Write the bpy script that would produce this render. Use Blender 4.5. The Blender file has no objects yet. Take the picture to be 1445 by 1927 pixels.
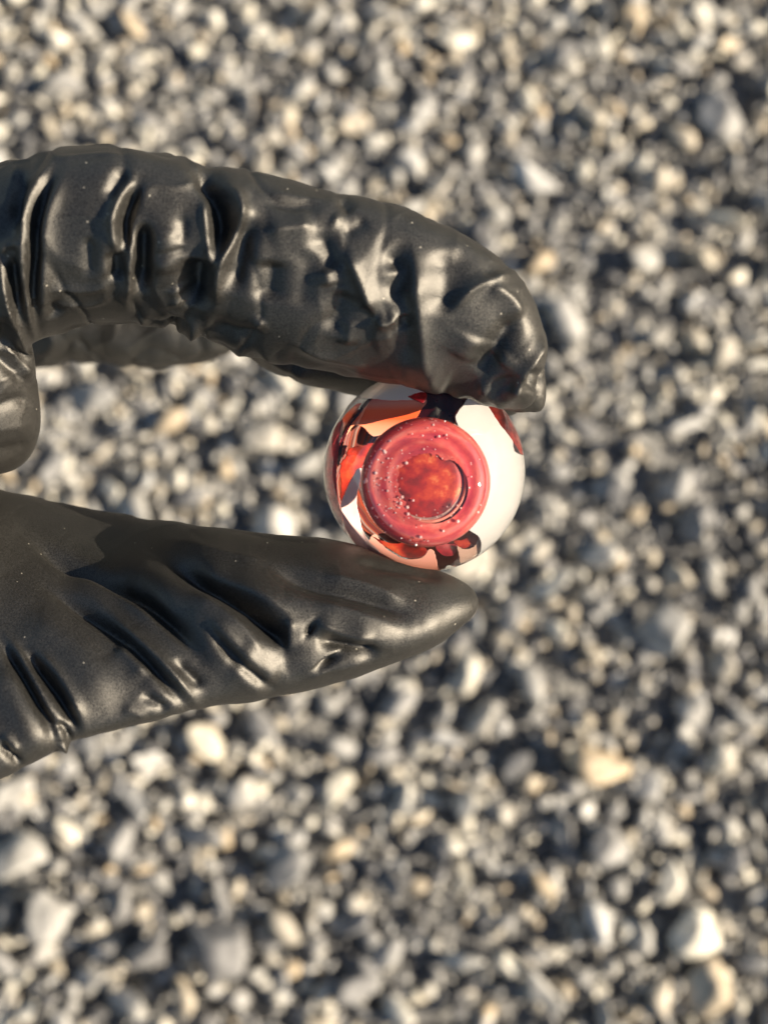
import bpy, bmesh, math, random
import numpy as np
from mathutils import Matrix, Vector, Euler, noise as mnoise

random.seed(7); RNG = np.random.default_rng(7)
scene = bpy.context.scene
COL = scene.collection

# ------------------------------------------------------------------ camera, sky, sun
TILT = math.radians(9.0)          # the phone looks almost straight down
U = 500.0                         # Blender units per metre (1 unit = 2 mm: refracted sunlight is solved more exactly)
scene.unit_settings.scale_length = 1 / U
HAND_H = 0.40 * U                 # hand above the ground
CAM_D = 200.0                     # phone to marble, mm
PXMM = 13.5                       # photo pixels per mm at the marble
M = Matrix.Translation((0, 0, HAND_H)) @ Matrix.Rotation(TILT, 4, 'X') @ Matrix.Scale(0.001 * U, 4)
M3 = np.array(M)[:3, :3]; MT = np.array(M)[:3, 3]

cam = bpy.data.objects.new('camera', bpy.data.cameras.new('camera'))
COL.objects.link(cam); scene.camera = cam
cam.matrix_world = Matrix.Translation(M @ Vector((0, 0, CAM_D))) @ Matrix.Rotation(TILT, 4, 'X')
cd = cam.data
cd.sensor_fit = 'VERTICAL'; cd.sensor_height = 180.0; cd.sensor_width = 180.0
cd.lens = 180.0 / (1927.0 / PXMM / CAM_D)
cd.clip_start = .01 * U; cd.clip_end = 100 * U
cd.dof.use_dof = True; cd.dof.focus_distance = (CAM_D - 4) * 0.001 * U
cd.dof.aperture_fstop = cd.lens / (3.1 * U)
cd.dof.aperture_blades = 0

SUN_P = Vector((0.86, -0.02, 0.48)).normalized()       # towards the sun, in the photo's frame
sun_w = (Matrix.Rotation(TILT, 3, 'X') @ SUN_P).normalized()
SUN_EL = math.asin(sun_w.z); SUN_AZ = math.atan2(sun_w.y, sun_w.x)
sun = bpy.data.objects.new('sun', bpy.data.lights.new('sun', 'SUN'))
COL.objects.link(sun)
sun.data.energy = 5.0; sun.data.angle = math.radians(0.53); sun.data.color = (1.0, 0.87, 0.69)
sun.rotation_euler = sun_w.to_track_quat('Z', 'Y').to_euler()
sun.location = (U, 0, 2 * U)
sun.data.cycles.is_caustics_light = True

world = bpy.data.worlds.new('World'); scene.world = world; world.use_nodes = True
wn = world.node_tree.nodes; wl = world.node_tree.links
bg = wn['Background']
sky = wn.new('ShaderNodeTexSky'); sky.sky_type = 'NISHITA'; sky.sun_disc = False
sky.sun_elevation = SUN_EL; sky.sun_rotation = math.pi / 2 - SUN_AZ
sky.air_density = 1.0; sky.dust_density = 0.6; sky.ozone_density = 1.5
wl.new(sky.outputs[0], bg.inputs[0]); bg.inputs[1].default_value = 0.05

scene.render.engine = 'CYCLES'
scene.view_settings.view_transform = 'Standard'; scene.view_settings.look = 'None'
scene.view_settings.exposure = 1.4; scene.view_settings.gamma = 1.0
scene.cycles.max_bounces = 20; scene.cycles.transmission_bounces = 16
scene.cycles.transparent_max_bounces = 16; scene.cycles.glossy_bounces = 6
scene.cycles.use_denoising = True
scene.cycles.sample_clamp_indirect = 6.0
scene.cycles.caustics_reflective = True; scene.cycles.caustics_refractive = True
scene.cycles.blur_glossy = 0.3

# ------------------------------------------------------------------ helpers
def px2mm(px, py, z):
    k = (CAM_D - z) / CAM_D / PXMM
    return (px - 722.5) * k, (963.5 - py) * k

def mm2px(p):
    k = PXMM * CAM_D / (CAM_D - p[:, 2])
    return 722.5 + p[:, 0] * k, 963.5 - p[:, 1] * k

def to_world(p):
    return p @ M3.T + MT

def mesh_np(name, v, faces, mat=None, smooth=True):
    me = bpy.data.meshes.new(name)
    me.from_pydata([tuple(x) for x in v], [], [tuple(int(i) for i in f) for f in faces])
    me.update()
    if smooth: me.shade_smooth()
    if mat: me.materials.append(mat)
    return me

def obj(name, me, parent=None, **props):
    o = bpy.data.objects.new(name, me); COL.objects.link(o)
    if parent: o.parent = parent
    for k, val in props.items(): o[k] = val
    return o

class NT:
    def __init__(s, name):
        s.m = bpy.data.materials.new(name); s.m.use_nodes = True
        s.n = s.m.node_tree.nodes; s.l = s.m.node_tree.links
        s.b = s.n['Principled BSDF']; s.out = s.n['Material Output']
    def node(s, t, **kw):
        n = s.n.new(t)
        if t == 'ShaderNodeBump': kw['Distance'] = kw['Distance'] * U
        if 'Scale' in kw: kw['Scale'] = kw['Scale'] / U
        for k, v in kw.items():
            if k in n.inputs: n.inputs[k].default_value = v
            else: setattr(n, k, v)
        return n
    def link(s, a, b): s.l.new(a, b)
    def ramp(s, fac, stops, interp='LINEAR'):
        r = s.n.new('ShaderNodeValToRGB'); e = r.color_ramp.elements; r.color_ramp.interpolation = interp
        while len(e) < len(stops): e.new(0.5)
        for k, (p, c) in enumerate(stops):
            e[k].position = p; e[k].color = (c[0], c[1], c[2], 1) if not isinstance(c, float) else (c, c, c, 1)
        s.l.new(fac, r.inputs[0]); return r
    def math(s, op, a, b=None, c=None):
        n = s.n.new('ShaderNodeMath'); n.operation = op
        for i, x in enumerate((a, b, c)):
            if x is None: continue
            if isinstance(x, (int, float)): n.inputs[i].default_value = x
            else: s.l.new(x, n.inputs[i])
        return n.outputs[0]
    def mix(s, f, a, b, mode='MIX'):
        n = s.n.new('ShaderNodeMix'); n.data_type = 'RGBA'; n.blend_type = mode
        for sock, x in ((n.inputs[0], f), (n.inputs[6], a), (n.inputs[7], b)):
            if isinstance(x, (int, float)): sock.default_value = x
            elif isinstance(x, tuple): sock.default_value = (*x, 1)[:4]
            else: s.l.new(x, sock)
        return n.outputs[2]

def catmull(P, n):
    P = np.asarray(P, float)
    P = np.vstack([2 * P[0] - P[1], P, 2 * P[-1] - P[-2]])
    seg = len(P) - 3
    t = np.linspace(0, seg - 1e-9, n); i = t.astype(int); u = (t - i)[:, None]
    a, b, c, d = P[i], P[i + 1], P[i + 2], P[i + 3]
    return 0.5 * (2 * b + (c - a) * u + (2 * a - 5 * b + 4 * c - d) * u ** 2 + (-a + 3 * b - 3 * c + d) * u ** 3)

# ------------------------------------------------------------------ ground and gravel
def stone_ramp(t, fac):
    return t.ramp(fac, [(0.0, (.095, .094, .094)), (.12, (.175, .170, .162)), (.32, (.265, .257, .238)), (.50, (.34, .325, .29)),
                        (.60, (.33, .285, .21)), (.68, (.40, .392, .37)), (.80, (.43, .40, .335)), (.885, (.38, .30, .195)), (.91, (.48, .445, .36)), (1.0, (.58, .545, .46))])

def stone_material(name, island):
    t = NT(name)
    if island:
        a = t.node('ShaderNodeAttribute', attribute_name='tone'); fac = a.outputs['Fac']
    else:
        a = t.node('ShaderNodeObjectInfo'); fac = a.outputs['Random']
    c = stone_ramp(t, fac)
    geo = t.node('ShaderNodeTexCoord')
    n1 = t.node('ShaderNodeTexNoise', Scale=260.0, Detail=5.0, Roughness=.65)
    t.link(geo.outputs['Object'], n1.inputs['Vector'])
    sp = t.ramp(n1.outputs[0], [(.3, .62), (.5, 1.0), (.72, 1.3)])
    n2 = t.node('ShaderNodeTexNoise', Scale=1400.0, Detail=3.0)
    t.link(geo.outputs['Object'], n2.inputs['Vector'])
    sp2 = t.ramp(n2.outputs[0], [(.35, .75), (.65, 1.15)])
    col = t.mix(1.0, t.mix(1.0, c.outputs[0], sp.outputs[0], 'MULTIPLY'), sp2.outputs[0], 'MULTIPLY')
    t.link(col, t.b.inputs['Base Color'])
    t.b.inputs['Roughness'].default_value = .62
    b = t.node('ShaderNodeBump', Strength=.5, Distance=.0008)
    t.link(n1.outputs[0], b.inputs['Height']); t.link(b.outputs[0], t.b.inputs['Normal'])
    return t.m

MAT_STONE = stone_material('stone', False)
MAT_GRAVEL = stone_material('gravel', True)

t = NT('ground_dust')
geo = t.node('ShaderNodeTexCoord')
vo = t.node('ShaderNodeTexVoronoi', Scale=120.0); t.link(geo.outputs['Object'], vo.inputs['Vector'])
no = t.node('ShaderNodeTexNoise', Scale=300.0, Detail=5.0); t.link(geo.outputs['Object'], no.inputs['Vector'])
r = t.ramp(vo.outputs['Color'], [(0, (.11, .11, .11)), (.5, (.20, .195, .185)), (1, (.32, .31, .28))])
t.link(t.mix(1.0, r.outputs[0], t.ramp(no.outputs[0], [(.3, .5), (.7, 1.3)]).outputs[0], 'MULTIPLY'), t.b.inputs['Base Color'])
t.b.inputs['Roughness'].default_value = .9
bp = t.node('ShaderNodeBump', Strength=1.0, Distance=.006)
t.link(t.math('SUBTRACT', no.outputs[0], vo.outputs['Distance']), bp.inputs['Height']); t.link(bp.outputs[0], t.b.inputs['Normal'])
MAT_GROUND = t.m

G = 61
gx = np.linspace(-3, 3, G); vv = np.array([(x * U, y * U, 0.0015 * U * mnoise.noise((x * 5, y * 5, 0))) for y in gx for x in gx])
ff = [(j * G + i, j * G + i + 1, (j + 1) * G + i + 1, (j + 1) * G + i) for j in range(G - 1) for i in range(G - 1)]
ground = obj('ground', mesh_np('ground', vv, ff, MAT_GROUND), kind='structure')

def stone_shape(seed, sub):
    rg = np.random.default_rng(seed)
    bm = bmesh.new(); bmesh.ops.create_icosphere(bm, subdivisions=sub, radius=1.0)
    v = np.array([x.co[:] for x in bm.verts]); f = [[y.index for y in x.verts] for x in bm.faces]; bm.free()
    for _ in range(int(rg.integers(7, 11))):
        n = rg.normal(size=3); n /= np.linalg.norm(n); d = rg.uniform(.36, .74)
        s = v @ n - d; k = s > 0
        v[k] -= np.outer(s[k], n) * .97
    off = rg.uniform(0, 50, 3)
    v *= np.array([1 + .10 * mnoise.noise(tuple(x * 1.6 + off)) for x in v])[:, None]
    v *= np.array([rg.uniform(1.0, 1.55), rg.uniform(.7, 1.0), rg.uniform(.5, .85)])
    return v / np.abs(v).max(), np.array(f)

BIG = [stone_shape(100 + k, 3) for k in range(14)]
SMALL = [stone_shape(200 + k, 1) for k in range(16)]
MIDS = [stone_shape(300 + k, 2) for k in range(16)]

def view_on_ground(x, y):
    """is a ground point inside the photograph"""
    p = np.linalg.inv(M3) @ (np.array([x * U, y * U, 0.0]) - MT)
    a, b = mm2px(p[None]); return -40 < a[0] < 1485 and -40 < b[0] < 1967

GC = (M @ Vector((0, 0, CAM_D))); gdir = Matrix.Rotation(TILT, 3, 'X') @ Vector((0, 0, -1))
gcen = GC + gdir * (GC.z / -gdir.z)                     # where the view axis meets the ground
CX, CY = gcen.x / U, gcen.y / U
big_me = [mesh_np('stone', v, f, MAT_STONE) for v, f in BIG]
placed = []
tries = 0
while len(placed) < 296 and tries < 40000:
    tries += 1
    x = CX + random.uniform(-.19, .19); y = CY + random.uniform(-.255, .265)
    if not view_on_ground(x, y): continue
    q = len(placed)
    r = random.uniform(.0098, .0128) if q < 40 else random.uniform(.0078, .0098) if q < 150 else random.uniform(.0062, .0078)
    r *= 1.0 + .25 * max(0.0, min(1.0, (CY + .02 - y) / .15))
    if any((x - a) ** 2 + (y - b) ** 2 < ((r + c) * .80) ** 2 for a, b, c in placed): continue
    placed.append((x, y, r))
for x, y, r in placed:
    o = obj('stone', random.choice(big_me), ground)
    o.location = Vector((x, y, r * random.uniform(.30, .75) + random.uniform(.002, .005))) * U; o.scale = (r * U,) * 3
    o.rotation_euler = (random.gauss(0, .55), random.gauss(0, .55), random.uniform(0, 6.28))

def scatter(n, half, rr, shapes, zr, avoid):
    V, F, T = [], [], []; off = 0
    for _ in range(n):
        x = CX + RNG.uniform(-half[0], half[0]); y = CY + RNG.uniform(-half[1], half[1])
        r = RNG.uniform(*rr)
        v, f = shapes[RNG.integers(len(shapes))]
        R = np.array(Euler((RNG.normal(0, .7), RNG.normal(0, .7), RNG.uniform(0, 6.28))).to_matrix())
        z = RNG.uniform(*zr)
        V.append((v @ R.T * r + (x, y, z)) * U); F.append(f + off); off += len(v)
        T.append(np.full(len(v), np.clip(RNG.random() + .30 * mnoise.noise((x * 22, y * 22, 3.3)), 0, 1)))
    return V, F, T
V, F, T = [], [], []; off = 0
for args in ((7600, (.34, .38), (.0036, .0062), MIDS, (.002, .0070), 0), (9000, (.36, .40), (.0018, .0034), SMALL, (.001, .0075), 0), (15000, (.72, .76), (.0036, .0066), SMALL, (-.001, .0045), 0)):
    v, f, tt = scatter(*args)
    V += v; F += [x + off for x in f]; T += tt; off += sum(len(x) for x in v)
V = np.vstack(V); F = np.vstack(F); T = np.concatenate(T)
me = bpy.data.meshes.new('gravel')
me.vertices.add(len(V)); me.vertices.foreach_set('co', V.astype(np.float32).ravel())
me.loops.add(F.size); me.loops.foreach_set('vertex_index', F.astype(np.int32).ravel())
me.polygons.add(len(F)); me.polygons.foreach_set('loop_start', np.arange(0, F.size, 3, dtype=np.int32))
me.update(calc_edges=True); me.validate()
at = me.attributes.new('tone', 'FLOAT', 'POINT'); at.data.foreach_set('value', T.astype(np.float32))
me.shade_smooth(); me.materials.append(MAT_GRAVEL)
obj('gravel', me, ground, kind='stuff')

# ------------------------------------------------------------------ the gloved hand
t = NT('black_glove')
tc = t.node('ShaderNodeTexCoord')
g1 = t.node('ShaderNodeTexNoise', Scale=5200.0, Detail=3.0, Roughness=.7); t.link(tc.outputs['Object'], g1.inputs['Vector'])
g2 = t.node('ShaderNodeTexNoise', Scale=160.0, Detail=4.0); t.link(tc.outputs['Object'], g2.inputs['Vector'])
vs = t.node('ShaderNodeTexVoronoi', Scale=420.0); t.link(tc.outputs['Object'], vs.inputs['Vector'])
dust = t.math('LESS_THAN', vs.outputs['Distance'], .05)
g3 = t.node('ShaderNodeTexNoise', Scale=90.0, Detail=2.0); t.link(tc.outputs['Object'], g3.inputs['Vector'])
dust = t.math('MULTIPLY', dust, t.math('GREATER_THAN', g3.outputs[0], .5))
basec = t.ramp(g2.outputs[0], [(.3, (.0062, .0058, .0052)), (.7, (.0100, .0094, .0084))])
t.link(t.mix(t.math('MULTIPLY', dust, .8), basec.outputs[0], (.35, .32, .26)), t.b.inputs['Base Color'])
rr_ = t.ramp(g1.outputs[0], [(.34, .37), (.66, .60)])
t.link(rr_.outputs[0], t.b.inputs['Roughness'])
sp_ = t.ramp(g1.outputs[0], [(.36, .45), (.64, 1.0)]); t.link(sp_.outputs[0], t.b.inputs['Specular IOR Level']); t.b.inputs['IOR'].default_value = 1.57; t.b.inputs['Specular Tint'].default_value = (1, .95, .86, 1)
bp = t.node('ShaderNodeBump', Strength=.42, Distance=.00013)
t.link(g1.outputs[0], bp.inputs['Height']); t.link(bp.outputs[0], t.b.inputs['Normal'])
MAT_GLOVE = t.m

BALL_PX = (798.0, 887.0); BALL_R = 14.0; BALL_Z = 0.0
bx_, by_ = px2mm(*BALL_PX, BALL_Z); BALL_C = np.array([bx_, by_, BALL_Z])

def loft(sections, n=70, seg=56, power=2.0):
    """sections: (top x, top y, bottom x, bottom y, axis z, half depth[, how much nearer the phone the lower edge is]); photo pixels and mm"""
    sections = [tuple(s) + (0.0,) * (7 - len(s)) for s in sections]
    S = catmull(sections, n); V = []; F = []
    a = np.linspace(0, 2 * math.pi, seg, endpoint=False)
    ca, sa = np.cos(a), np.sin(a)
    ca = np.sign(ca) * np.abs(ca) ** (2 / power); sa = np.sign(sa) * np.abs(sa) ** (2 / power)
    for s in S:
        cx, cy = (s[0] + s[2]) / 2, (s[1] + s[3]) / 2; ex, ey = (s[0] - s[2]) / 2, (s[1] - s[3]) / 2
        z = s[4] + max(s[5], .2) * sa - s[6] * ca
        x, y = px2mm(cx + ex * ca, cy + ey * ca, s[4] - s[6] * ca)
        V.append(np.stack([x, y, z], 1))
    V = np.vstack(V)
    for i in range(n - 1):
        for j in range(seg):
            k = (j + 1) % seg
            F.append((i * seg + j, i * seg + k, (i + 1) * seg + k, (i + 1) * seg + j))
    F.append(tuple(range(seg))[::-1]); F.append(tuple((n - 1) * seg + j for j in range(seg)))
    return V, F

INDEX = [(-330, 380, -330, 800, 4, 12, 0), (-150, 330, -150, 690, 8, 11.5, 0), (0, 309, -6, 660, 10.5, 11, 0), (110, 290, 70, 640, 11.7222, 11, -3), (225, 277, 180, 608, 13, 11.2, -3), (330, 292, 290, 606, 13, 11, -3),
         (420, 320, 385, 632, 13, 10.5, -3), (520, 333, 470, 664, 12.6364, 10.4, -3), (640, 366, 565, 690, 12.2, 10.4, -3), (760, 392, 680, 711, 11.8348, 10.3, -3), (870, 441, 775, 727, 11.5, 10.2, -3),
         (955, 497, 860, 740, 10.9333, 9.6, -3), (1003, 562, 925, 759, 10.6133, 8.2, -1.5), (1021, 625, 965, 770, 10.5, 6.2, 0), (1022, 680, 992, 768, 10.5, 4, 0), (1017, 715, 1004, 755, 10.52, 1.8, 0)]
FLAP = [(960, 690, 930, 760, 5, 4), (1000, 680, 965, 775, 4.5, 4.5), (1024, 690, 1000, 778, 4.5, 3), (1029, 738, 1022, 776, 4.5, 1.2)]
MIDDLE = [(-300, 380, -300, 640, -20, 10), (-60, 360, -60, 600, -20, 10), (75, 370, 75, 596, -19, 9.5), (230, 380, 230, 588, -18, 9.5), (330, 400, 325, 596, -18, 9.5), (410, 420, 400, 630, -18, 9),
          (520, 450, 490, 686, -17, 9), (620, 480, 585, 726, -16, 9), (720, 520, 690, 750, -16, 8.6), (840, 560, 800, 768, -16, 8.2), (930, 620, 900, 778, -16, 7), (975, 670, 960, 782, -16, 4.5), (985, 715, 982, 770, -16, 1.5)]
RING = [(-300, 520, -300, 760, -64, 10), (-60, 480, -60, 715, -66, 10), (70, 480, 70, 692, -68, 9.6), (150, 480, 150, 678, -69, 9.4), (232, 490, 232, 688, -69, 9.4), (320, 500, 316, 692, -69, 9), (390, 510, 380, 682, -69, 8.4), (445, 540, 430, 660, -68, 6), (470, 570, 458, 630, -68, 2)]
LITTLE = [(-300, 430, -300, 700, -84, 8), (-60, 420, -60, 630, -85, 7.6), (80, 430, 75, 610, -86, 7.2), (200, 440, 195, 600, -85, 7), (300, 470, 290, 600, -84, 5.5), (340, 510, 334, 580, -83, 2)]
THUMB = [(-330, 860, -330, 1560, 6, 14, 10), (-150, 885, -140, 1515, 6, 13.5, 12), (0, 921, 10, 1462, 4, 12.5, 13.5), (90, 941, 130, 1398, 2.6, 11.6, 14), (200, 962, 250, 1364, 1.2, 11, 14), (275, 975, 330, 1347, 2.2, 10.8, 12.5), (340, 985, 395, 1332, 4.2, 10.6, 8), (420, 994, 470, 1321, 5.6, 10.3, 5),
         (520, 1004, 560, 1302, 5.8, 10, 4), (620, 1014, 650, 1279, 5.4, 9.8, 3.5), (710, 1032, 735, 1250, 5, 9.2, 3), (790, 1058, 800, 1220, 4.7, 8, 2.5), (850, 1080, 850, 1193, 4.6, 6.2, 1.5), (888, 1104, 884, 1168, 4.6, 3.8, 1), (902, 1125, 901, 1146, 4.6, 1.4, 0)]
WEB = [(-150, 480, 20, 480, 6, 9), (-150, 560, 38, 560, 6, 9), (-150, 640, 54, 636, 5.5, 9), (-150, 710, 67, 705, 4, 9), (-145, 770, 74, 770, 2, 8.5), (-140, 820, 71, 822, 0, 8), (-130, 862, 50, 862, -2, 7), (-115, 888, 16, 886, -3, 5.5), (-100, 900, -30, 899, -4, 3)]
PALM = [(-130, 560, -130, 1300, -24, 8), (-260, 400, -260, 1480, -30, 26), (-500, 370, -520, 1540, -34, 32), (-800, 420, -820, 1500, -34, 30), (-1080, 560, -1080, 1390, -34, 22), (-1250, 590, -1250, 1350, -34, 20), (-1600, 560, -1600, 1400, -34, 22), (-1900, 530, -1900, 1440, -34, 23)]
HV, HF, off = [], [], 0
for s in (INDEX, FLAP, MIDDLE, RING, LITTLE, THUMB, WEB, PALM):
    v, f = loft(s); HV.append(v); HF += [tuple(i + off for i in q) for q in f]; off += len(v)
tmp = obj('tmp', mesh_np('tmp', np.vstack(HV), HF))
md = tmp.modifiers.new('r', 'REMESH'); md.mode = 'VOXEL'; md.voxel_size = .62
md = tmp.modifiers.new('s', 'SMOOTH'); md.factor = .5; md.iterations = 7
md = tmp.modifiers.new('u', 'SUBSURF'); md.levels = md.render_levels = 1
dg = bpy.context.evaluated_depsgraph_get()
hand_me = bpy.data.meshes.new_from_object(tmp.evaluated_get(dg))
bpy.data.objects.remove(tmp)
nv = len(hand_me.vertices)
P = np.zeros(nv * 3, np.float32); hand_me.vertices.foreach_get('co', P); P = P.reshape(-1, 3).astype(float)

def normals(P):
    hand_me.vertices.foreach_set('co', P.astype(np.float32).ravel()); hand_me.update()
    N = np.zeros(nv * 3, np.float32); hand_me.vertex_normals.foreach_get('vector', N)
    return N.reshape(-1, 3).astype(float)

def fold_field(PX, PY, strokes):
    """height in mm of every fold stroke: (kind+points, height, width on the left of travel, width on the right), widths in photo px"""
    H = np.zeros(len(PX))
    for pts, h, wl, wr in strokes:
        Q = catmull(pts, max(14, 7 * len(pts))) if len(pts) > 1 else np.array([pts[0], (pts[0][0] + .5, pts[0][1])], float)
        w = max(wl, wr) * 3.0
        k = np.where((PX > Q[:, 0].min() - w) & (PX < Q[:, 0].max() + w) & (PY > Q[:, 1].min() - w) & (PY < Q[:, 1].max() + w))[0]
        if not len(k): continue
        x, y = PX[k], PY[k]
        best = np.full(len(k), 1e9); side = np.zeros(len(k)); tt = np.zeros(len(k))
        L = np.concatenate([[0], np.cumsum(np.hypot(*np.diff(Q, axis=0).T))])
        for i in range(len(Q) - 1):
            a, b = Q[i], Q[i + 1]; d = b - a; l2 = max(d @ d, 1e-6)
            u = np.clip(((x - a[0]) * d[0] + (y - a[1]) * d[1]) / l2, 0, 1)
            ex, ey = x - a[0] - u * d[0], y - a[1] - u * d[1]
            e = ex * ex + ey * ey; m = e < best
            best[m] = e[m]; side[m] = (d[0] * ey - d[1] * ex)[m]; tt[m] = (L[i] + u[m] * math.sqrt(l2))
        tt /= L[-1]
        ww = np.where(side < 0, wl, wr)                  # left of travel in the picture (y down) has side < 0
        taper = np.clip(np.minimum(tt, 1 - tt) / .27, 0, 1) if len(pts) > 1 else np.ones(len(k))
        taper = .12 + .88 * taper * taper * (3 - 2 * taper) if len(pts) > 1 else taper
        H[k] += h * taper * np.exp(-(np.sqrt(best) / ww) ** (2.0 if min(wl, wr) > 26 else 1.15 if h > 0 else 1.7))
    return H

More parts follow.
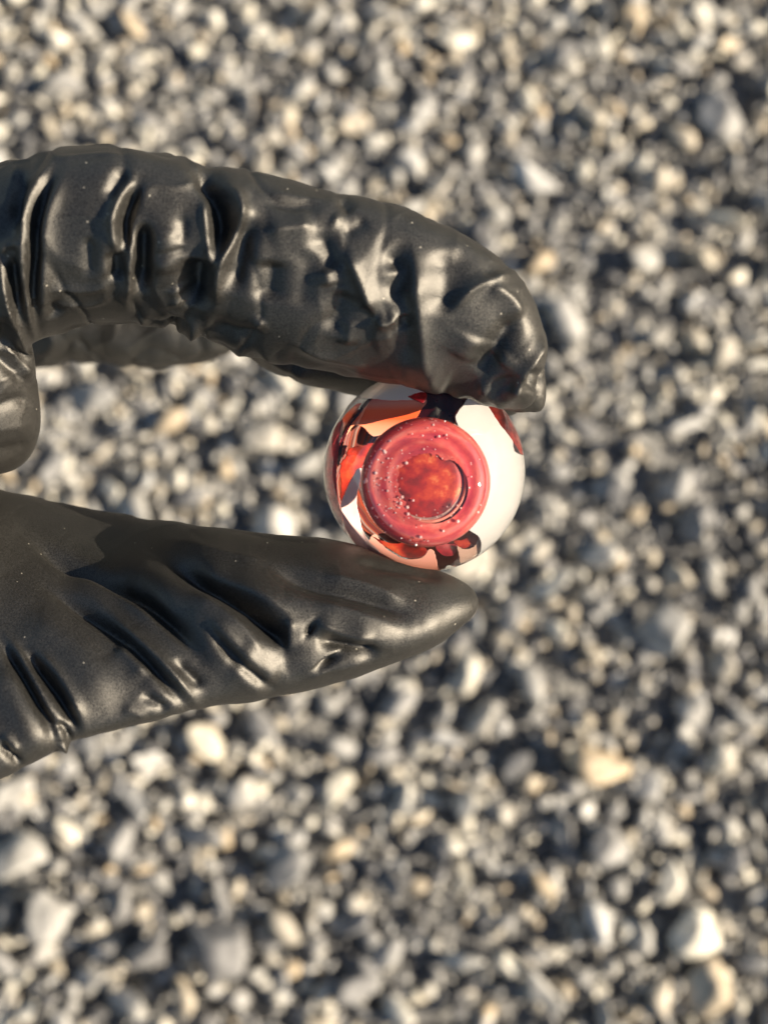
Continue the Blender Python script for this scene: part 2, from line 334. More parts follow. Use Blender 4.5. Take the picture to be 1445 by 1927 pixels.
FOLDS = [
 # index finger, base to the first joint
 ([(35, 306), (17, 356), (6, 410)], .7, 9, 9), ([(44, 312), (27, 370), (31, 440)], -1.3, 12, 14),
 ([(112, 292), (75, 352), (54, 406), (51, 456), (47, 506), (53, 580), (70, 648)], 1.5, 8, 7),
 ([(105, 312), (72, 400), (65, 489), (64, 572), (74, 630)], -1.5, 9, 11),
 ([(130, 318), (93, 418), (84, 510), (80, 615)], .8, 10, 26),
 ([(168, 440), (169, 525)], -.45, 9, 9), ([(195, 430), (200, 530)], .3, 14, 10),
 ([(91, 545), (166, 545), (210, 531)], .35, 6, 5), ([(95, 562), (110, 600)], -.6, 10, 12),
 ([(3, 480), (17, 461), (50, 457)], .8, 6, 5), ([(24, 474), (32, 540), (40, 590)], -1.2, 9, 9),
 ([(3, 490), (12, 572), (38, 639), (58, 705)], 1.2, 8, 7),
 ([(12, 600), (5, 660)], -.8, 12, 12),
 ([(249, 331), (228, 377), (216, 414), (221, 456), (229, 487)], 1.5, 8, 8),
 ([(232, 311), (205, 378)], -.7, 12, 9), ([(260, 340), (236, 414), (239, 476)], -1.6, 9, 11),
 ([(250, 410), (248, 473), (243, 539), (240, 578)], 1.3, 7, 6),
 ([(268, 412), (267, 480), (266, 560)], -1.7, 12, 16), ([(215, 470), (221, 530)], -1.0, 9, 9),
 ([(345, 400), (343, 464)], -.5, 9, 9), ([(287, 481), (325, 474), (358, 466)], -.3, 6, 6), ([(310, 420), (312, 520)], .6, 22, 22),
 ([(372, 485), (366, 540), (360, 585)], -1.9, 17, 20), ([(330, 540), (336, 580)], .6, 12, 10),
 ([(361, 306), (399, 352), (412, 414), (403, 495)], -2.1, 15, 14), ([(385, 360), (391, 448), (400, 510)], 1.3, 10, 7),
 ([(430, 350), (457, 398), (441, 448), (416, 500), (406, 578)], 1.7, 9, 10),
 ([(472, 396), (452, 470), (437, 560)], -1.9, 12, 20), ([(510, 485), (503, 575)], -1.6, 16, 14),
 ([(390, 322), (420, 350), (470, 385)], .6, 16, 14),
 # middle joint to the fingertip
 ([(488, 379), (546, 387), (610, 391)], -.35, 6, 6), ([(500, 362), (560, 372), (620, 377)], .3, 8, 8),
 ([(640, 372), (652, 386), (663, 400)], -.7, 6, 6),
 ([(692, 411), (668, 428), (645, 444)], -.7, 8, 8), ([(625, 410), (640, 420)], .4, 10, 10),
 ([(500, 440), (540, 432), (596, 426)], .9, 16, 12), 
 ([(602, 430), (618, 470), (635, 510)], -1.1, 9, 12), ([(592, 468), (574, 520), (564, 585)], -.8, 14, 16), ([(612, 505), (620, 540)], .6, 12, 10),
 ([(645, 465), (668, 510), (690, 560), (712, 600)], 1.1, 14, 9), ([(706, 598), (728, 604), (750, 592)], 1.0, 7, 8),
 ([(719, 470), (758, 508), (748, 545), (730, 575)], -1.7, 13, 13), ([(686, 570), (706, 606)], -.4, 7, 7), ([(756, 592), (764, 622)], -.5, 9, 9),
 ([(652, 545), (641, 580), (625, 632)], -.9, 14, 14), ([(660, 600), (655, 650)], .5, 12, 12), ([(742, 630), (700, 640)], .3, 16, 16),
 ([(775, 450), (783, 546), (792, 619), (804, 690), (845, 742)], 1.2, 16, 26), ([(764, 545), (766, 690)], -1.1, 20, 12),
 ([(836, 462), (842, 526), (828, 600)], -1.2, 20, 18),
 ([(841, 597), (879, 551), (915, 531), (975, 506)], .9, 9, 9), ([(915, 536), (958, 562), (984, 602)], .8, 8, 10),
 ([(905, 519), (940, 508), (972, 500)], -.5, 10, 8),
 ([(982, 592), (932, 659), (900, 712)], -1.7, 12, 14), ([(895, 630), (870, 680)], .5, 22, 22),
 ([(900, 712), (935, 745), (958, 768)], .9, 8, 8), ([(1023, 626), (989, 693), (960, 765)], 1.2, 8, 8), ([(952, 705), (960, 735)], -.7, 13, 13), ([(955, 665), (940, 690)], .5, 12, 12),
 ([(1012, 690), (996, 740)], -1.4, 9, 10), ([(841, 737), (890, 732), (935, 758)], .7, 10, 8), ([(800, 700), (840, 725)], .4, 20, 20),
 # underside bunching
 ([(255, 590), (291, 612), (322, 606)], .8, 12, 10), ([(325, 612), (347, 628), (384, 616)], 1.1, 11, 10), ([(322, 600), (330, 618)], -1.0, 6, 6),
 ([(390, 615), (400, 645), (430, 658), (480, 656)], 1.0, 13, 9), ([(388, 605), (440, 622), (500, 626)], -.7, 7, 8), ([(480, 620), (495, 600)], .7, 6, 6),
 ([(478, 650), (540, 690), (600, 716)], .7, 9, 9), ([(540, 660), (600, 690), (680, 705)], -.7, 9, 9), ([(540, 640), (620, 672), (700, 690)], .5, 8, 8),
 # thumb
 ([(45, 998), (114, 1053), (194, 1098), (260, 1129), (311, 1167), (346, 1202), (376, 1240)], -1.5, 14, 8), ([(120, 1072), (200, 1117), (262, 1150), (320, 1190)], .7, 12, 14), ([(230, 1098), (300, 1135), (350, 1180)], .5, 12, 12),
 ([(87, 1108), (173, 1164), (242, 1212), (287, 1254), (329, 1302), (362, 1342)], -1.1, 9, 8), ([(194, 1160), (277, 1226), (336, 1282), (374, 1330)], .8, 7, 7), ([(220, 1215), (280, 1275)], .5, 16, 16),
 ([(304, 1056), (381, 1098), (443, 1136), (497, 1178), (531, 1212), (538, 1250)], -2.1, 17, 11), ([(360, 1112), (425, 1150), (475, 1200), (505, 1250)], .8, 14, 20), ([(350, 1060), (430, 1100), (510, 1140), (560, 1175)], .8, 13, 13),
 ([(0, 1202), (35, 1257), (69, 1319), (93, 1361), (105, 1402)], -1.2, 7, 7), ([(12, 1195), (50, 1255), (88, 1325), (112, 1375)], .6, 7, 8),
 ([(45, 1219), (80, 1264), (111, 1306), (135, 1351), (149, 1394)], -1.3, 8, 8), ([(62, 1222), (100, 1262), (132, 1308), (158, 1370)], .7, 8, 10),
 ([(104, 1361), (121, 1371), (136, 1400)], -.9, 5, 5), ([(118, 1395), (120, 1412)], .8, 8, 6), ([(0, 1392), (21, 1420), (46, 1442)], -.9, 6, 6), ([(4, 1380), (40, 1415)], .5, 7, 7),
 ([(391, 1181), (432, 1226), (498, 1285), (525, 1300)], -1.0, 9, 8), ([(400, 1168), (450, 1222), (500, 1262)], .5, 14, 12),
 ([(325, 1240), (355, 1270), (385, 1298)], -.6, 8, 7), ([(266, 1302), (290, 1322), (320, 1342)], -.6, 8, 8), ([(230, 1330), (280, 1352)], .3, 8, 8),
 ([(500, 1066), (574, 1097), (641, 1116), (703, 1134), (778, 1165)], -1.0, 13, 13), ([(600, 1080), (690, 1104), (770, 1136)], .5, 12, 14), ([(590, 1135), (680, 1160), (760, 1185)], .4, 16, 16),
 ([(661, 1057), (765, 1070), (845, 1090)], -.45, 9, 9),
 ([(592, 1198), (649, 1213), (720, 1223)], -1.3, 8, 11), ([(588, 1172), (649, 1196), (706, 1203)], .8, 9, 9), ([(578, 1180), (590, 1188)], -.9, 10, 10), ([(612, 1240), (620, 1254)], -1.0, 18, 18),
 ([(546, 1165), (545, 1228)], .7, 9, 10), ([(300, 1010), (420, 1040), (520, 1060)], .3, 14, 14),
 ([(560, 1270), (640, 1255), (700, 1235)], .4, 14, 14),
 ([(50, 1140), (140, 1230), (225, 1335)], .75, 34, 34), ([(120, 1085), (220, 1165), (300, 1240), (365, 1310)], .6, 24, 24), ([(200, 1045), (310, 1108), (400, 1180), (465, 1275)], .9, 32, 32),
 ([(420, 1075), (540, 1140), (640, 1160), (760, 1200)], .6, 30, 30), ([(-10, 1250), (40, 1340), (85, 1425)], .7, 24, 24), ([(440, 1235), (520, 1290)], .6, 26, 26), ([(640, 1215), (760, 1195), (850, 1150)], .5, 26, 26),
 # web of the hand
 ([(-20, 722), (25, 704), (60, 706)], .4, 8, 10), ([(-20, 850), (30, 842), (60, 826)], -.25, 8, 10), ([(-20, 812), (60, 800)], .2, 16, 16), ([(5, 640), (30, 680), (62, 716)], .9, 10, 10), ([(-10, 660), (18, 690), (50, 722)], -.7, 10, 10), ([(-20, 770), (30, 752), (70, 760)], -.3, 8, 10),
]
N = normals(P)
PX, PY = mm2px(P)
# which layer of the hand a vertex belongs to: only the skin facing the phone carries the folds seen in the photo
front = np.clip((N[:, 2] + .35) / .6, 0, 1); front = front * front * (3 - 2 * front)
layer = np.clip((P[:, 2] + 17) / 4, 0, 1)
def fold_gain(p, h):
    x, y = np.mean(p, axis=0)
    if y >= 780: return (1.55, 1.32)
    if x < 420: return (1.5, 1.35)
    return (1.35, 1.4) if h > 0 else (1.0, 1.8)
FOLDS = [(p, h * fold_gain(p, h)[0], a * fold_gain(p, h)[1], b * fold_gain(p, h)[1]) for p, h, a, b in FOLDS]
H = fold_field(PX, PY, FOLDS) * front * layer
# loose fine wrinkles everywhere (finger folds run round the finger, thumb folds along it)
ed = np.zeros(len(hand_me.edges) * 2, np.int32); hand_me.edges.foreach_get('vertices', ed); ed = ed.reshape(-1, 2)
deg = np.maximum(np.bincount(ed.ravel(), minlength=nv), 1)
for _ in range(1):
    H = .5 * H + .5 * (np.bincount(ed[:, 0], H[ed[:, 1]], nv) + np.bincount(ed[:, 1], H[ed[:, 0]], nv)) / deg
def vnoise(Q, s, off=0.0):
    return np.array([mnoise.noise((q[0] * s[0] + off, q[1] * s[1], q[2] * s[2])) for q in Q])
act = (PX > -350)
Q = P[act]
H2 = np.zeros(nv)
warp = np.stack([vnoise(Q, (.08, .08, .08), o) for o in (3., 13., 23.)], 1) * 3.0
def crease(Q, s, off): return np.clip(1 - np.abs(vnoise(Q, s, off)) * 4.5, 0, 1) ** 2
H2[act] = .30 * vnoise(Q, (.16, .09, .09)) + np.clip((800 - PY[act]) / 60, .12, 1) * np.clip((760 - PX[act]) / 350, .5, 1) * (-.40 * crease(Q + warp, (.15, .06, .06), 41.) + .26 * crease(Q + warp, (.11, .11, .11), 61.))
back = (1 - front * layer)
Ha = np.zeros(nv); Ha[act] = 1.1 * np.maximum(0, vnoise(Q, (.22, .07, .07), 77.) - .05)
P = P + N * (H + H2 * (.5 + .5 * np.clip((PX + 350) / 200, 0, 1)) + Ha * back)[:, None]
# the pads give way to the glass: no glove inside the ball
D = P - BALL_C; dist = np.linalg.norm(D, axis=1); lim = BALL_R + .10
k = dist < lim; P[k] = BALL_C + D[k] / dist[k][:, None] * lim
hand_me.vertices.foreach_set('co', to_world(P).astype(np.float32).ravel()); hand_me.update()
hand_me.shade_smooth(); hand_me.materials.clear(); hand_me.materials.append(MAT_GLOVE)
hand_me.name = 'gloved_hand'
hand = obj('gloved_hand', hand_me, label='hand in a wrinkled black rubber glove pinching the glass marble between finger and thumb', category='hand')
hand.cycles.is_caustics_receiver = True
# ------------------------------------------------------------------ the glass marble
N_GL = 1.47
marble = obj('glass_marble', None, label='red and white glass marble with a bubbly red knob, pinched by the black glove', category='marble')
marble.location = M @ Vector(BALL_C)
INV = Matrix.Translation(-(M @ Vector(BALL_C)))

def mobj(name, v, faces, mat, parent, smooth=True, **props):
    """v in mm about the ball's centre (photo axes)"""
    w = (np.asarray(v, float)) @ M3.T
    o = obj(name, mesh_np(name, w, faces, mat, smooth), parent, **props)
    return o

def glass(name, tint=(1, 1, 1), rough=0.0, ior=N_GL):
    t = NT(name)
    t.b.inputs['Base Color'].default_value = (*tint, 1)
    t.b.inputs['Transmission Weight'].default_value = 1.0
    t.b.inputs['Roughness'].default_value = rough
    t.b.inputs['IOR'].default_value = ior
    t.b.inputs['Coat Weight'].default_value = .6; t.b.inputs['Coat Roughness'].default_value = .045
    return t.m
MAT_CLEAR = glass('clear_glass')
MAT_KNOB = glass('knob_glass', (1, .93, .91))

def uv_sphere(r, nt, nph, th0=0.0, th1=math.pi):
    th = np.linspace(th0, th1, nt); ph = np.linspace(0, 2 * math.pi, nph, endpoint=False)
    T_, P_ = np.meshgrid(th, ph, indexing='ij')
    v = np.stack([r * np.sin(T_) * np.cos(P_), r * np.sin(T_) * np.sin(P_), r * np.cos(T_)], -1).reshape(-1, 3)
    f = [(i * nph + j, i * nph + (j + 1) % nph, (i + 1) * nph + (j + 1) % nph, (i + 1) * nph + j) for i in range(nt - 1) for j in range(nph)]
    return v, f, T_.ravel(), P_.ravel()

def ico(r, sub, c=(0, 0, 0)):
    bm = bmesh.new(); bmesh.ops.create_icosphere(bm, subdivisions=sub, radius=1.0)
    v = np.array([x.co[:] for x in bm.verts]) * r + c; f = [[y.index for y in x.verts] for x in bm.faces]; bm.free()
    return v, f

v, f = ico(BALL_R, 6)
shell = mobj('glass_ball', v, f, MAT_CLEAR, marble)
shell.cycles.is_caustics_caster = True

# where a point of an inner spheroid shows through the refracting ball: its parameter angle -> apparent radius
def apparent(a, c, z0):
    rho = np.linspace(0, .999, 500); ti = np.arcsin(rho); tt = np.arcsin(rho / N_GL)
    r0, h0 = BALL_R * rho, BALL_R * np.cos(ti); dr, dz = -np.sin(ti - tt), -np.cos(ti - tt)
    A = (dr / a) ** 2 + (dz / c) ** 2; B = r0 * dr / a ** 2 + (h0 - z0) * dz / c ** 2; C = (r0 / a) ** 2 + ((h0 - z0) / c) ** 2 - 1
    s = (-B - np.sqrt(np.maximum(B * B - A * C, 0))) / A
    T = np.arctan2((r0 + s * dr) / a, (h0 + s * dz - z0) / c)
    return np.maximum.accumulate(T), rho

def swirl(name, shape, pts, mat_, thick=.3, nt=330, nph=760, rag=1.0):
    a, c, z0 = shape
    th = np.linspace(.02, 2.0, nt); ph = np.linspace(0, 2 * math.pi, nph, endpoint=False)
    T_, P_ = np.meshgrid(th, ph, indexing='ij'); T_ = T_.ravel(); P_ = P_.ravel()
    v = np.stack([a * np.sin(T_) * np.cos(P_), a * np.sin(T_) * np.sin(P_), z0 + c * np.cos(T_)], -1)
    phi, rho = apparent(a, c, z0)
    r = np.interp(T_, phi, rho); r = np.where(T_ > phi[-1], 1 + (T_ - phi[-1]) * .5, r)
    x = BALL_PX[0] + 190 * r * np.cos(P_); y = BALL_PX[1] - 190 * r * np.sin(P_)
    pts = np.array(pts, float); L_ = len(pts)
    pts = catmull(np.vstack([pts[-1:], pts, pts[:2]]), (L_ + 2) * 10)[10:-10]        # edges drawn out smooth, as molten glass flows
    near = (x > pts[:, 0].min() - 8) & (x < pts[:, 0].max() + 8) & (y > pts[:, 1].min() - 8) & (y < pts[:, 1].max() + 8)
    inside = np.zeros(len(x), bool); k = np.where(near)[0]
    # hand-made edges are a little ragged
    q = np.array([(mnoise.noise((a_ * .05, b_ * .05, 1.5)), mnoise.noise((a_ * .05, b_ * .05, 9.5)), mnoise.noise((a_ * .25, b_ * .25, 4.5)), mnoise.noise((a_ * .25, b_ * .25, 7.5))) for a_, b_ in zip(x[k], y[k])]) * rag * .6
    inside[k] = poly(pts)(x[k] + 2.0 * q[:, 0] + .8 * q[:, 2], y[k] + 2.0 * q[:, 1] + .8 * q[:, 3])
    i, j = np.meshgrid(np.arange(nt - 1), np.arange(nph), indexing='ij'); i = i.ravel(); j = j.ravel(); j2 = (j + 1) % nph
    f = np.stack([i * nph + j, (i + 1) * nph + j, (i + 1) * nph + j2, i * nph + j2], 1)
    keep = f[inside[f].all(1)]
    used, inv = np.unique(keep, return_inverse=True)
    o = mobj(name, v[used], inv.reshape(-1, 4), mat_, marble)
    at = o.data.attributes.new('band', 'FLOAT', 'POINT')
    at.data.foreach_set('value', ((y[used] - pts[:, 1].min()) / (pts[:, 1].max() - pts[:, 1].min())).astype(np.float32))
    at = o.data.attributes.new('rad', 'FLOAT', 'POINT'); at.data.foreach_set('value', r[used].astype(np.float32))
    if thick: md = o.modifiers.new('thickness', 'SOLIDIFY'); md.thickness = thick * .001 * U; md.offset = -1
    o.cycles.is_caustics_receiver = True
    return o

def poly(*polys):
    polys = [np.array(p, float) for p in polys]
    def test(x, y):
        r = np.zeros(len(x), bool)
        for p in polys:
            ins = np.zeros(len(x), bool)
            for (x1, y1), (x2, y2) in zip(p, np.roll(p, -1, 0)):
                if y1 == y2: continue
                c = ((y1 > y) != (y2 > y)) & (x < (x2 - x1) * (y - y1) / (y2 - y1) + x1)
                ins ^= c
            r |= ins
        return r
    return test

def opaque(name, stops, scale=420.0, rough=.5, sss=0.0, detail=4.0):
    t = NT(name); tc = t.node('ShaderNodeTexCoord')
    n = t.node('ShaderNodeTexNoise', Scale=scale, Detail=detail, Roughness=.6); t.link(tc.outputs['Object'], n.inputs['Vector'])
    t.link(t.ramp(n.outputs[0], stops).outputs[0], t.b.inputs['Base Color'])
    t.b.inputs['Roughness'].default_value = rough
    return t
t = opaque('milk_white_glass', [(.3, (.82, .79, .72)), (.7, (.88, .855, .79))])
tl = t.node('ShaderNodeBsdfTranslucent'); tl.inputs[0].default_value = (.86, .80, .72, 1); mx = t.node('ShaderNodeMixShader'); mx.inputs[0].default_value = .25
t.link(t.b.outputs[0], mx.inputs[1]); t.link(tl.outputs[0], mx.inputs[2]); t.link(mx.outputs[0], t.out.inputs[0])
MAT_WHITE = t.m
MAT_CRIMSON = opaque('crimson_glass', [(.35, (.16, .006, .010)), (.65, (.42, .02, .03))], 700, .3).m
MAT_AMBER = opaque('amber_glass', [(.34, (.05, .006, .004)), (.46, (.18, .012, .006)), (.56, (.38, .026, .012)), (.68, (.54, .085, .025))], 330, .3).m
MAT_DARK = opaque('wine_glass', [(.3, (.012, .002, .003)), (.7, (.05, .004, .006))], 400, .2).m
MAT_BEIGE = opaque('beige_glass', [(.3, (.52, .30, .21)), (.7, (.60, .38, .28))], 200, .4).m

def graded(name, stops, wob=.25):
    """colour drawn out in bands across the piece (glass pulled while soft)"""
    t = NT(name); tc = t.node('ShaderNodeTexCoord'); at = t.node('ShaderNodeAttribute', attribute_name='band')
    n = t.node('ShaderNodeTexNoise', Scale=140.0, Detail=4.0); t.link(tc.outputs['Object'], n.inputs['Vector'])
    fac = t.math('ADD', at.outputs['Fac'], t.math('MULTIPLY', t.math('SUBTRACT', n.outputs[0], .5), wob))
    t.link(t.ramp(fac, stops).outputs[0], t.b.inputs['Base Color']); t.b.inputs['Roughness'].default_value = .4
    return t.m
MAT_PEACH = graded('peach_glass', [(0, (.62, .12, .12)), (.16, (.72, .26, .17)), (.32, (.86, .12, .028)), (.52, (.86, .10, .022)), (.70, (.74, .24, .13)), (1, (.74, .33, .22))])
MAT_PEACH2 = graded('salmon_glass', [(0, (.74, .36, .27)), (.5, (.72, .25, .16)), (1, (.68, .09, .04))])
MAT_STREAK = opaque('pink_white_glass', [(.35, (.62, .37, .34)), (.65, (.72, .52, .48))], 200).m

rim = lambda a0, a1, n=30, r=1.6: [(BALL_PX[0] + 190 * r * math.cos(math.radians(a)), BALL_PX[1] + 190 * r * math.sin(math.radians(a))) for a in np.linspace(a0, a1, n)]
OUT = (12.9, 12.9, 0.0); WIDE = (13.1, 6.5, -3.2); FLAT = (12.4, 4.2, -2.6); DEEP = (12.0, 3.2, -3.4)
# milk-white: wide crescent on the right, the wedge under the finger, the streak at lower left
swirl('white_swirl', WIDE, [(880, 752), (866, 768), (858, 778), (856, 800), (890, 860), (890, 930), (870, 985), (897, 1010), (902, 1030), (897, 1046), (884, 1058), (862, 1067), (835, 1072)] + rim(84, -8) + [(976, 856), (958, 828), (934, 800), (916, 770), (900, 754)], MAT_WHITE)
swirl('white_swirl', WIDE, [(660, 742), (690, 700), (800, 690), (798, 744), (795, 751), (770, 757), (705, 755)], MAT_WHITE)
swirl('white_swirl', FLAT, [(674, 882), (660, 902), (648, 928), (641, 952), (647, 985), (652, 1020), (700, 1050), (716, 1040), (697, 1020), (682, 994), (675, 962), (672, 940), (676, 915), (686, 888)], MAT_STREAK)
swirl('peach_swirl', FLAT, [(690, 758), (705, 752), (797, 752), (792, 775), (770, 800), (712, 822), (694, 817), (684, 806), (668, 803), (655, 818), (645, 828), (655, 806), (672, 782)], MAT_PEACH)
swirl('peach_swirl', FLAT, [(645, 790), (668, 765), (682, 762), (664, 786), (650, 808), (641, 828), (640, 805)], MAT_PEACH)
swirl('peach_swirl', FLAT, [(696, 1010), (730, 1034), (760, 1050), (792, 1048), (806, 1032), (818, 1038), (824, 1064), (838, 1074), (860, 1070)] + rim(80, 118, 8), MAT_PEACH2)
swirl('crimson_swirl', FLAT, [(634, 800), (648, 792), (645, 830), (638, 862), (634, 905), (638, 945), (644, 970), (648, 1000), (654, 1022), (640, 1004), (624, 978), (614, 940), (611, 900), (615, 855), (624, 820)], MAT_CRIMSON)
swirl('crimson_swirl', FLAT, [(680, 995), (694, 1016), (708, 1036), (700, 1036), (688, 1018)], MAT_CRIMSON)
swirl('crimson_swirl', OUT, [(765, 754), (797, 748), (794, 768), (780, 762)], MAT_CRIMSON, rag=2.0)
swirl('crimson_swirl', FLAT, [(819, 1026), (857, 1022), (856, 1040), (840, 1046), (826, 1040)], MAT_CRIMSON)
swirl('amber_swirl', DEEP, [(648, 856), (664, 842), (684, 834), (706, 836), (690, 870), (670, 900), (652, 925), (645, 950), (638, 930), (640, 890)], MAT_AMBER, rag=3.5)
swirl('amber_swirl', FLAT, [(680, 992), (700, 1008), (740, 1022), (768, 1018), (800, 1030), (800, 1044), (778, 1050), (756, 1047), (730, 1032), (700, 1010)], MAT_AMBER)
swirl('amber_swirl', FLAT, [(852, 1016), (874, 1012), (896, 992), (900, 1012), (890, 1026), (872, 1031), (858, 1026)], MAT_AMBER)
swirl('amber_swirl', (12.2, 5.0, -3.4), [(905, 745), (930, 756), (960, 795), (985, 850), (992, 905), (984, 900), (974, 856), (956, 828), (932, 798), (914, 768)], MAT_AMBER)
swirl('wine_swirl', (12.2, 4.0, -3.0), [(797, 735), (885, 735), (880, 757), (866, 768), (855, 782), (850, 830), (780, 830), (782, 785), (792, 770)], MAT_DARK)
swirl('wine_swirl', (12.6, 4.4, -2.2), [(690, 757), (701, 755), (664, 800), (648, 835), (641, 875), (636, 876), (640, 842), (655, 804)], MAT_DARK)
swirl('beige_swirl', (12.7, 5.0, -2.7), [(858, 1026), (872, 1031), (890, 1026), (900, 1006), (903, 1030), (896, 1046), (882, 1056), (866, 1060), (862, 1045)], MAT_BEIGE)
t = NT('streaked_red_glass'); at = t.node('ShaderNodeAttribute', attribute_name='rad'); tc = t.node('ShaderNodeTexCoord')
n = t.node('ShaderNodeTexNoise', Scale=90.0, Detail=3.0); t.link(tc.outputs['Object'], n.inputs['Vector'])
cb = t.node('ShaderNodeCombineXYZ'); t.link(t.math('ADD', t.math('MULTIPLY', at.outputs['Fac'], 15.0), t.math('MULTIPLY', n.outputs[0], 7.0)), cb.inputs[0])
n2 = t.n.new('ShaderNodeTexNoise'); n2.inputs['Scale'].default_value = 1.1; n2.inputs['Detail'].default_value = 4.0; t.link(cb.outputs[0], n2.inputs['Vector'])
t.link(t.ramp(n2.outputs[0], [(.28, (.03, .006, .005)), (.38, (.20, .012, .010)), (.46, (.06, .045, .04)), (.52, (.34, .05, .018)), (.58, (.22, .20, .18)), (.64, (.30, .02, .015)), (.72, (.60, .34, .27))]).outputs[0], t.b.inputs['Base Color'])
t.b.inputs['Roughness'].default_value = .25
swirl('streaked_swirl', (12.3, 2.6, -4.4), [(614, 900), (618, 850), (632, 815), (655, 788), (680, 770), (740, 800), (710, 870), (700, 930), (706, 980), (770, 1010), (790, 1040), (750, 1040), (700, 1016), (670, 985), (640, 985), (622, 950)], t.m)
# the far wall of the ball is lined with streaky red and white glass on the side away from the web of the hand
v, f, T_, P_ = uv_sphere(12.6, 60, 120, 1.75, math.pi - .01)
f = [q for q in f if v[q[0]][0] > -.5]
lining = mobj('back_lining', v, f, opaque('streaky_lining', [(.38, (.30, .02, .02)), (.48, (.75, .30, .22)), (.56, (.80, .76, .70)), (.66, (.45, .06, .04))], 95, .5).m, marble)
lining.modifiers.new('thickness', 'SOLIDIFY').thickness = .0003 * U
lining.cycles.is_caustics_receiver = True

# ---- the knob on the front of the ball
KN = Vector((.0, -.06, 1)).normalized()
KC_PX = (801.5, 906.5); KZ = 17.0
kx, ky = px2mm(*KC_PX, KZ); KC = np.array([kx, ky, KZ]) - BALL_C
KR = 124.0 / PXMM * (CAM_D - KZ) / CAM_D
def lathe(profile, seg=128, c=(0, 0, 0)):
    V = []; F = []; n = len(profile)
    a = np.linspace(0, 2 * math.pi, seg, endpoint=False)
    for r, z in profile: V.append(np.stack([r * np.cos(a), r * np.sin(a), np.full(seg, z)], 1))
    V = np.vstack(V) + c
    for i in range(n - 1):
        for j in range(seg):
            k = (j + 1) % seg; F.append((i * seg + j, i * seg + k, (i + 1) * seg + k, (i + 1) * seg + j))
    F.append(tuple(range(seg))[::-1]); F.append(tuple((n - 1) * seg + j for j in range(seg)))
    return V, F
zb = -4.4
pr = [(KR * .55, zb), (KR * .80, zb + .4)]
for a in np.linspace(-75, 88, 26):
    pr.append((KR - 3.2 + 3.2 * math.cos(math.radians(a)) if a < 60 else KR - 3.2 + 3.2 * math.cos(math.radians(a)), -2.6 + (3.2 * math.sin(math.radians(a)) if a < 0 else 3.0 * math.sin(math.radians(a)))))
dome0 = pr[-1]
for s in np.linspace(.9, .02, 12): pr.append((dome0[0] * s, dome0[1] + .55 * (1 - s * s)))
v, f = lathe(pr)
knob = mobj('knob', v + KC, f, MAT_KNOB, marble)
knob.cycles.is_caustics_caster = True

# coloured layers inside the knob: (radius share, depth mm)
def disc(name, prof, mat, jitter=0.0):
    v, f = lathe(prof, 96)
    o = mobj(name, v + KC, f, mat, knob); o.cycles.is_caustics_receiver = True
    return o
def polar(name, stops, kr, ka, wob=0.0, hole=None, rough=.45):
    """glass stirred round the knob's axis: noise in (radius, angle); hole = soft-edged opening in the layer"""
    t = NT(name); tc = t.node('ShaderNodeTexCoord'); c = KC @ M3.T
    sub = t.node('ShaderNodeVectorMath', operation='SUBTRACT'); t.link(tc.outputs['Object'], sub.inputs[0]); sub.inputs[1].default_value = tuple(c)
    sx = t.node('ShaderNodeSeparateXYZ'); t.link(sub.outputs[0], sx.inputs[0])
    x, y = sx.outputs[0], sx.outputs[1]; K = KR * .001 * U
    r = t.math('DIVIDE', t.math('SQRT', t.math('ADD', t.math('MULTIPLY', x, x), t.math('MULTIPLY', y, y))), K)
    ang = t.math('ARCTAN2', y, x)
    def pn(fr, fa, det, off):
        cb = t.node('ShaderNodeCombineXYZ')
        t.link(t.math('MULTIPLY', r, fr), cb.inputs[0]); t.link(t.math('MULTIPLY', t.math('COSINE', ang), fa), cb.inputs[1]); t.link(t.math('ADD', t.math('MULTIPLY', t.math('SINE', ang), fa), off), cb.inputs[2])
        n = t.n.new('ShaderNodeTexNoise'); n.inputs['Scale'].default_value = 1.0; n.inputs['Detail'].default_value = det; n.inputs['Roughness'].default_value = .62
        t.link(cb.outputs[0], n.inputs['Vector']); return n.outputs[0]
    n1 = pn(kr, ka, 6.0, 3.0)
    f = t.math('ADD', n1, t.math('MULTIPLY', t.math('SUBTRACT', r, .75), wob))
    f = t.math('ADD', f, t.math('MULTIPLY', t.math('SINE', t.math('MULTIPLY', r, 34.0)), wob * .45))
    t.link(t.ramp(f, stops).outputs[0], t.b.inputs['Base Color']); t.b.inputs['Roughness'].default_value = rough
    if hole:
        r0, r1, a0, w0, w1 = hole                      # opening radius: r0 all round, r1 towards angle a0; edge softness w0 / w1
        d = t.math('MAXIMUM', 0.0, t.math('COSINE', t.math('SUBTRACT', ang, a0)))
        d = t.math('POWER', d, .6)
        cut = t.math('ADD', r0, t.math('MULTIPLY', d, r1 - r0)); wid = t.math('ADD', w0, t.math('MULTIPLY', d, w1 - w0))
        n2 = t.math('MULTIPLY', t.math('SUBTRACT', pn(9.0, 4.0, 4.0, 9.0), .5), t.math('MULTIPLY', wid, 2.0))
        al = t.math('DIVIDE', t.math('ADD', t.math('SUBTRACT', r, cut), n2), wid)
        al = t.node('ShaderNodeClamp'), al
        t.link(al[1], al[0].inputs[0]); tr = t.node('ShaderNodeBsdfTransparent'); mx = t.node('ShaderNodeMixShader')
        t.link(al[0].outputs[0], mx.inputs[0]); t.link(tr.outputs[0], mx.inputs[1]); t.link(t.b.outputs[0], mx.inputs[2]); t.link(mx.outputs[0], t.out.inputs[0])
    return t.m
MAT_RING = polar('rose_glass', [(.28, (.36, .03, .055)), (.42, (.50, .06, .07)), (.54, (.63, .11, .09)), (.66, (.70, .22, .165)), (.78, (.76, .40, .32))], 7.0, 1.6, .12)
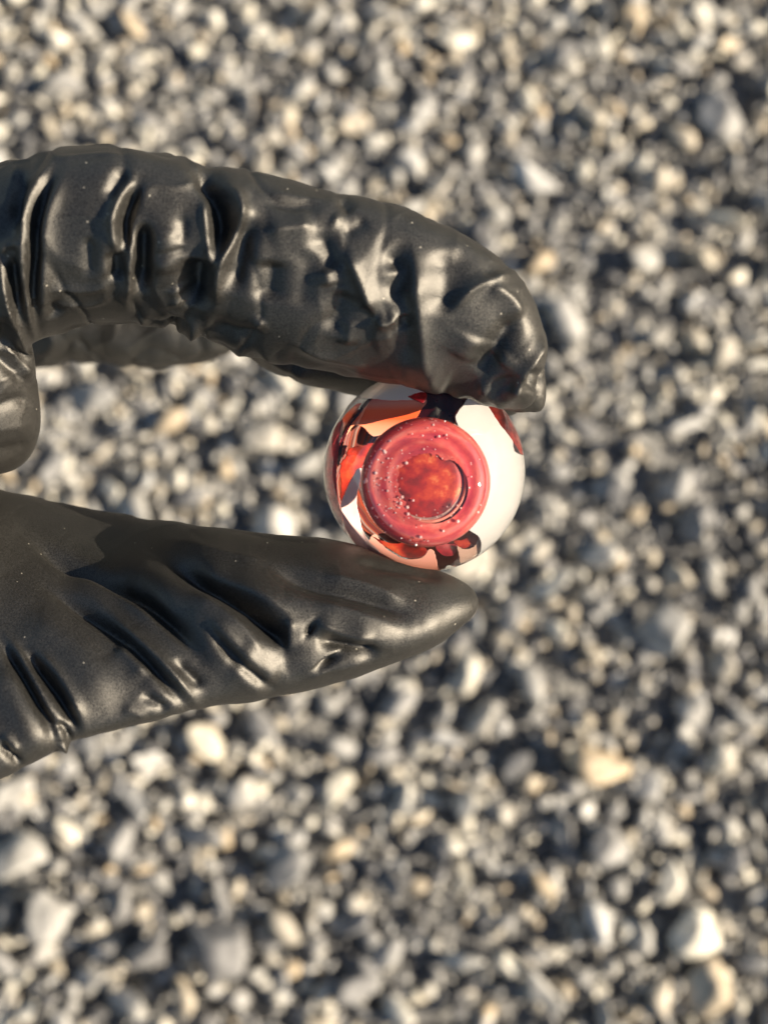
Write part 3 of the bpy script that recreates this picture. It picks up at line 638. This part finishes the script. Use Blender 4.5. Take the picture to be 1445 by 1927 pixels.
MAT_PINK = opaque('pale_rose_glass', [(.3, (.60, .15, .11)), (.7, (.76, .34, .25))], 300, .45).m
MAT_CORE = opaque('ember_glass', [(.34, (.035, .010, .007)), (.44, (.17, .009, .009)), (.53, (.38, .018, .014)), (.60, (.56, .065, .022)), (.66, (.74, .30, .10)), (.72, (.36, .035, .018))], 230, .5, detail=7.0).m
MAT_SMOKE = polar('smoky_glass', [(.32, (.10, .065, .06)), (.5, (.26, .17, .15)), (.66, (.50, .38, .33))], 16.0, 1.4)
def ring(name, prof, mat, shift):
    v, f = lathe(prof, 128)
    v[:, :2] += np.array(shift) * KR
    o = mobj(name, v + KC, f[:-2], mat, knob); o.cycles.is_caustics_receiver = True
    return o
def rose(name, prof, mat, seg=260, n=26):
    # the layer's opening is lopsided and ragged: narrow at the upper left, wide at the lower right
    a = np.linspace(0, 2 * math.pi, seg, endpoint=False); d = np.maximum(0, np.cos(a + .75)) ** .6
    rin = .42 + .25 * d + np.array([(.03 - .028 * q) * mnoise.noise((math.cos(x) * 6, math.sin(x) * 6, 2.0)) + (.016 - .015 * q) * mnoise.noise((math.cos(x) * 16, math.sin(x) * 16, 5.0)) for x, q in zip(a, d)])
    pr = np.array(prof); u = np.linspace(0, 1, n); V = []
    for k in u:
        r = rin + (.97 - rin) * k
        V.append(np.stack([r * KR * np.cos(a), r * KR * np.sin(a), np.interp(r, pr[:, 0], pr[:, 1]) + .05 * np.sin(r * 34)], 1))
    for r, z in ((.93, -2.9), (.84, -3.2)): V.append(np.stack([r * KR * np.cos(a), r * KR * np.sin(a), np.full(seg, z)], 1))
    V = np.vstack(V); N_ = n + 2
    f = [(i * seg + j, (i + 1) * seg + j, (i + 1) * seg + (j + 1) % seg, i * seg + (j + 1) % seg) for i in range(N_ - 1) for j in range(seg)]
    o = mobj(name, V + KC, f, mat, knob); o.cycles.is_caustics_receiver = True
    return o
rose('rose_ring', [(.30, -1.42), (.55, -1.22), (.80, -1.2), (.90, -1.45), (.95, -2.1), (.97, -2.6)], MAT_RING)
ring('pale_ring', [(KR * .535, -2.0), (KR * .555, -1.55), (KR * .585, -1.55), (KR * .61, -2.0), (KR * .58, -2.3)], MAT_PINK, (.03, -.025))
cp = [(KR * .53 * math.cos(a), -1.85 + .40 * math.sin(a)) for a in np.linspace(-.9, 1.5, 18)]
disc('core', cp, MAT_CORE)
disc('smoky_layer', [(KR * .80, -2.3), (KR * .76, -1.95), (KR * .2, -1.95)], MAT_SMOKE)

t = NT('bubble_glint')
t.b.inputs['Base Color'].default_value = (.92, .80, .75, 1); t.b.inputs['Roughness'].default_value = .3
MAT_BUB_GLINT = t.m
BUB_GLINT = [(687, 907), (688, 906), (697, 858), (722, 848), (724, 851), (711, 865), (714, 858), (736, 862), (729, 862), (719, 870), (683, 876), (696, 878), (706, 890), (698, 870), (703, 905), (690, 905), (715, 900), (729, 890), (729, 899), (734, 907), (716, 845), (755, 847), (756, 853), (765, 797), (754, 805), (795, 819), (840, 818), (826, 820), (876, 838), (748, 877), (700, 922), (692, 925), (690, 902), (712, 913), (728, 924), (710, 943), (713, 950), (701, 956), (709, 974), (706, 971), (730, 958), (734, 957), (752, 940), (753, 948), (747, 955), (750, 956), (743, 966), (766, 955), (767, 968), (768, 976), (777, 942), (790, 978), (792, 991), (822, 973), (841, 954), (861, 952), (868, 957), (850, 972), (854, 966), (886, 871), (888, 897), (884, 918), (735, 990), (723, 1003), (754, 1016), (771, 1018), (791, 1012), (805, 1020), (782, 1029), (834, 1000), (862, 982), (898, 963), (903, 950), (812, 787), (820, 789), (838, 789), (808, 786), (775, 815), (733, 829), (797, 845), (815, 800)]
for _ in range(70):
    a = random.gauss(2.9, 1.1); r = 124 * math.sqrt(random.uniform(.12, .9))
    BUB_GLINT.append((KC_PX[0] + r * math.cos(a), KC_PX[1] - r * math.sin(a)))
v0, f0 = ico(1.0, 2)
bub_me = {}
for k, (x, y) in enumerate(BUB_GLINT):
    z = KZ - random.uniform(.4, 1.3)
    rr2 = math.hypot(x - KC_PX[0], y - KC_PX[1]) / 124
    z -= 2.2 * max(0, rr2 - .72)
    a, b = px2mm(KC_PX[0] + (x - KC_PX[0]) * .97, KC_PX[1] + (y - KC_PX[1]) * .97, z)
    if 'b' not in bub_me: bub_me['b'] = mesh_np('bubble_glint', v0 @ M3.T * 1.0, f0, MAT_BUB_GLINT)
    o = obj('bubble_glint', bub_me['b'], knob)
    o.cycles.is_caustics_receiver = True
    o.location = Vector((np.array([a, b, z]) - BALL_C) @ M3.T); o.scale = ((.26 if k < 2 else random.choice((.10, .12, .14, .17, .23)) if k < 87 else random.uniform(.05, .09)),) * 3  # first two are enlarged pale spheres standing in for a sun glint
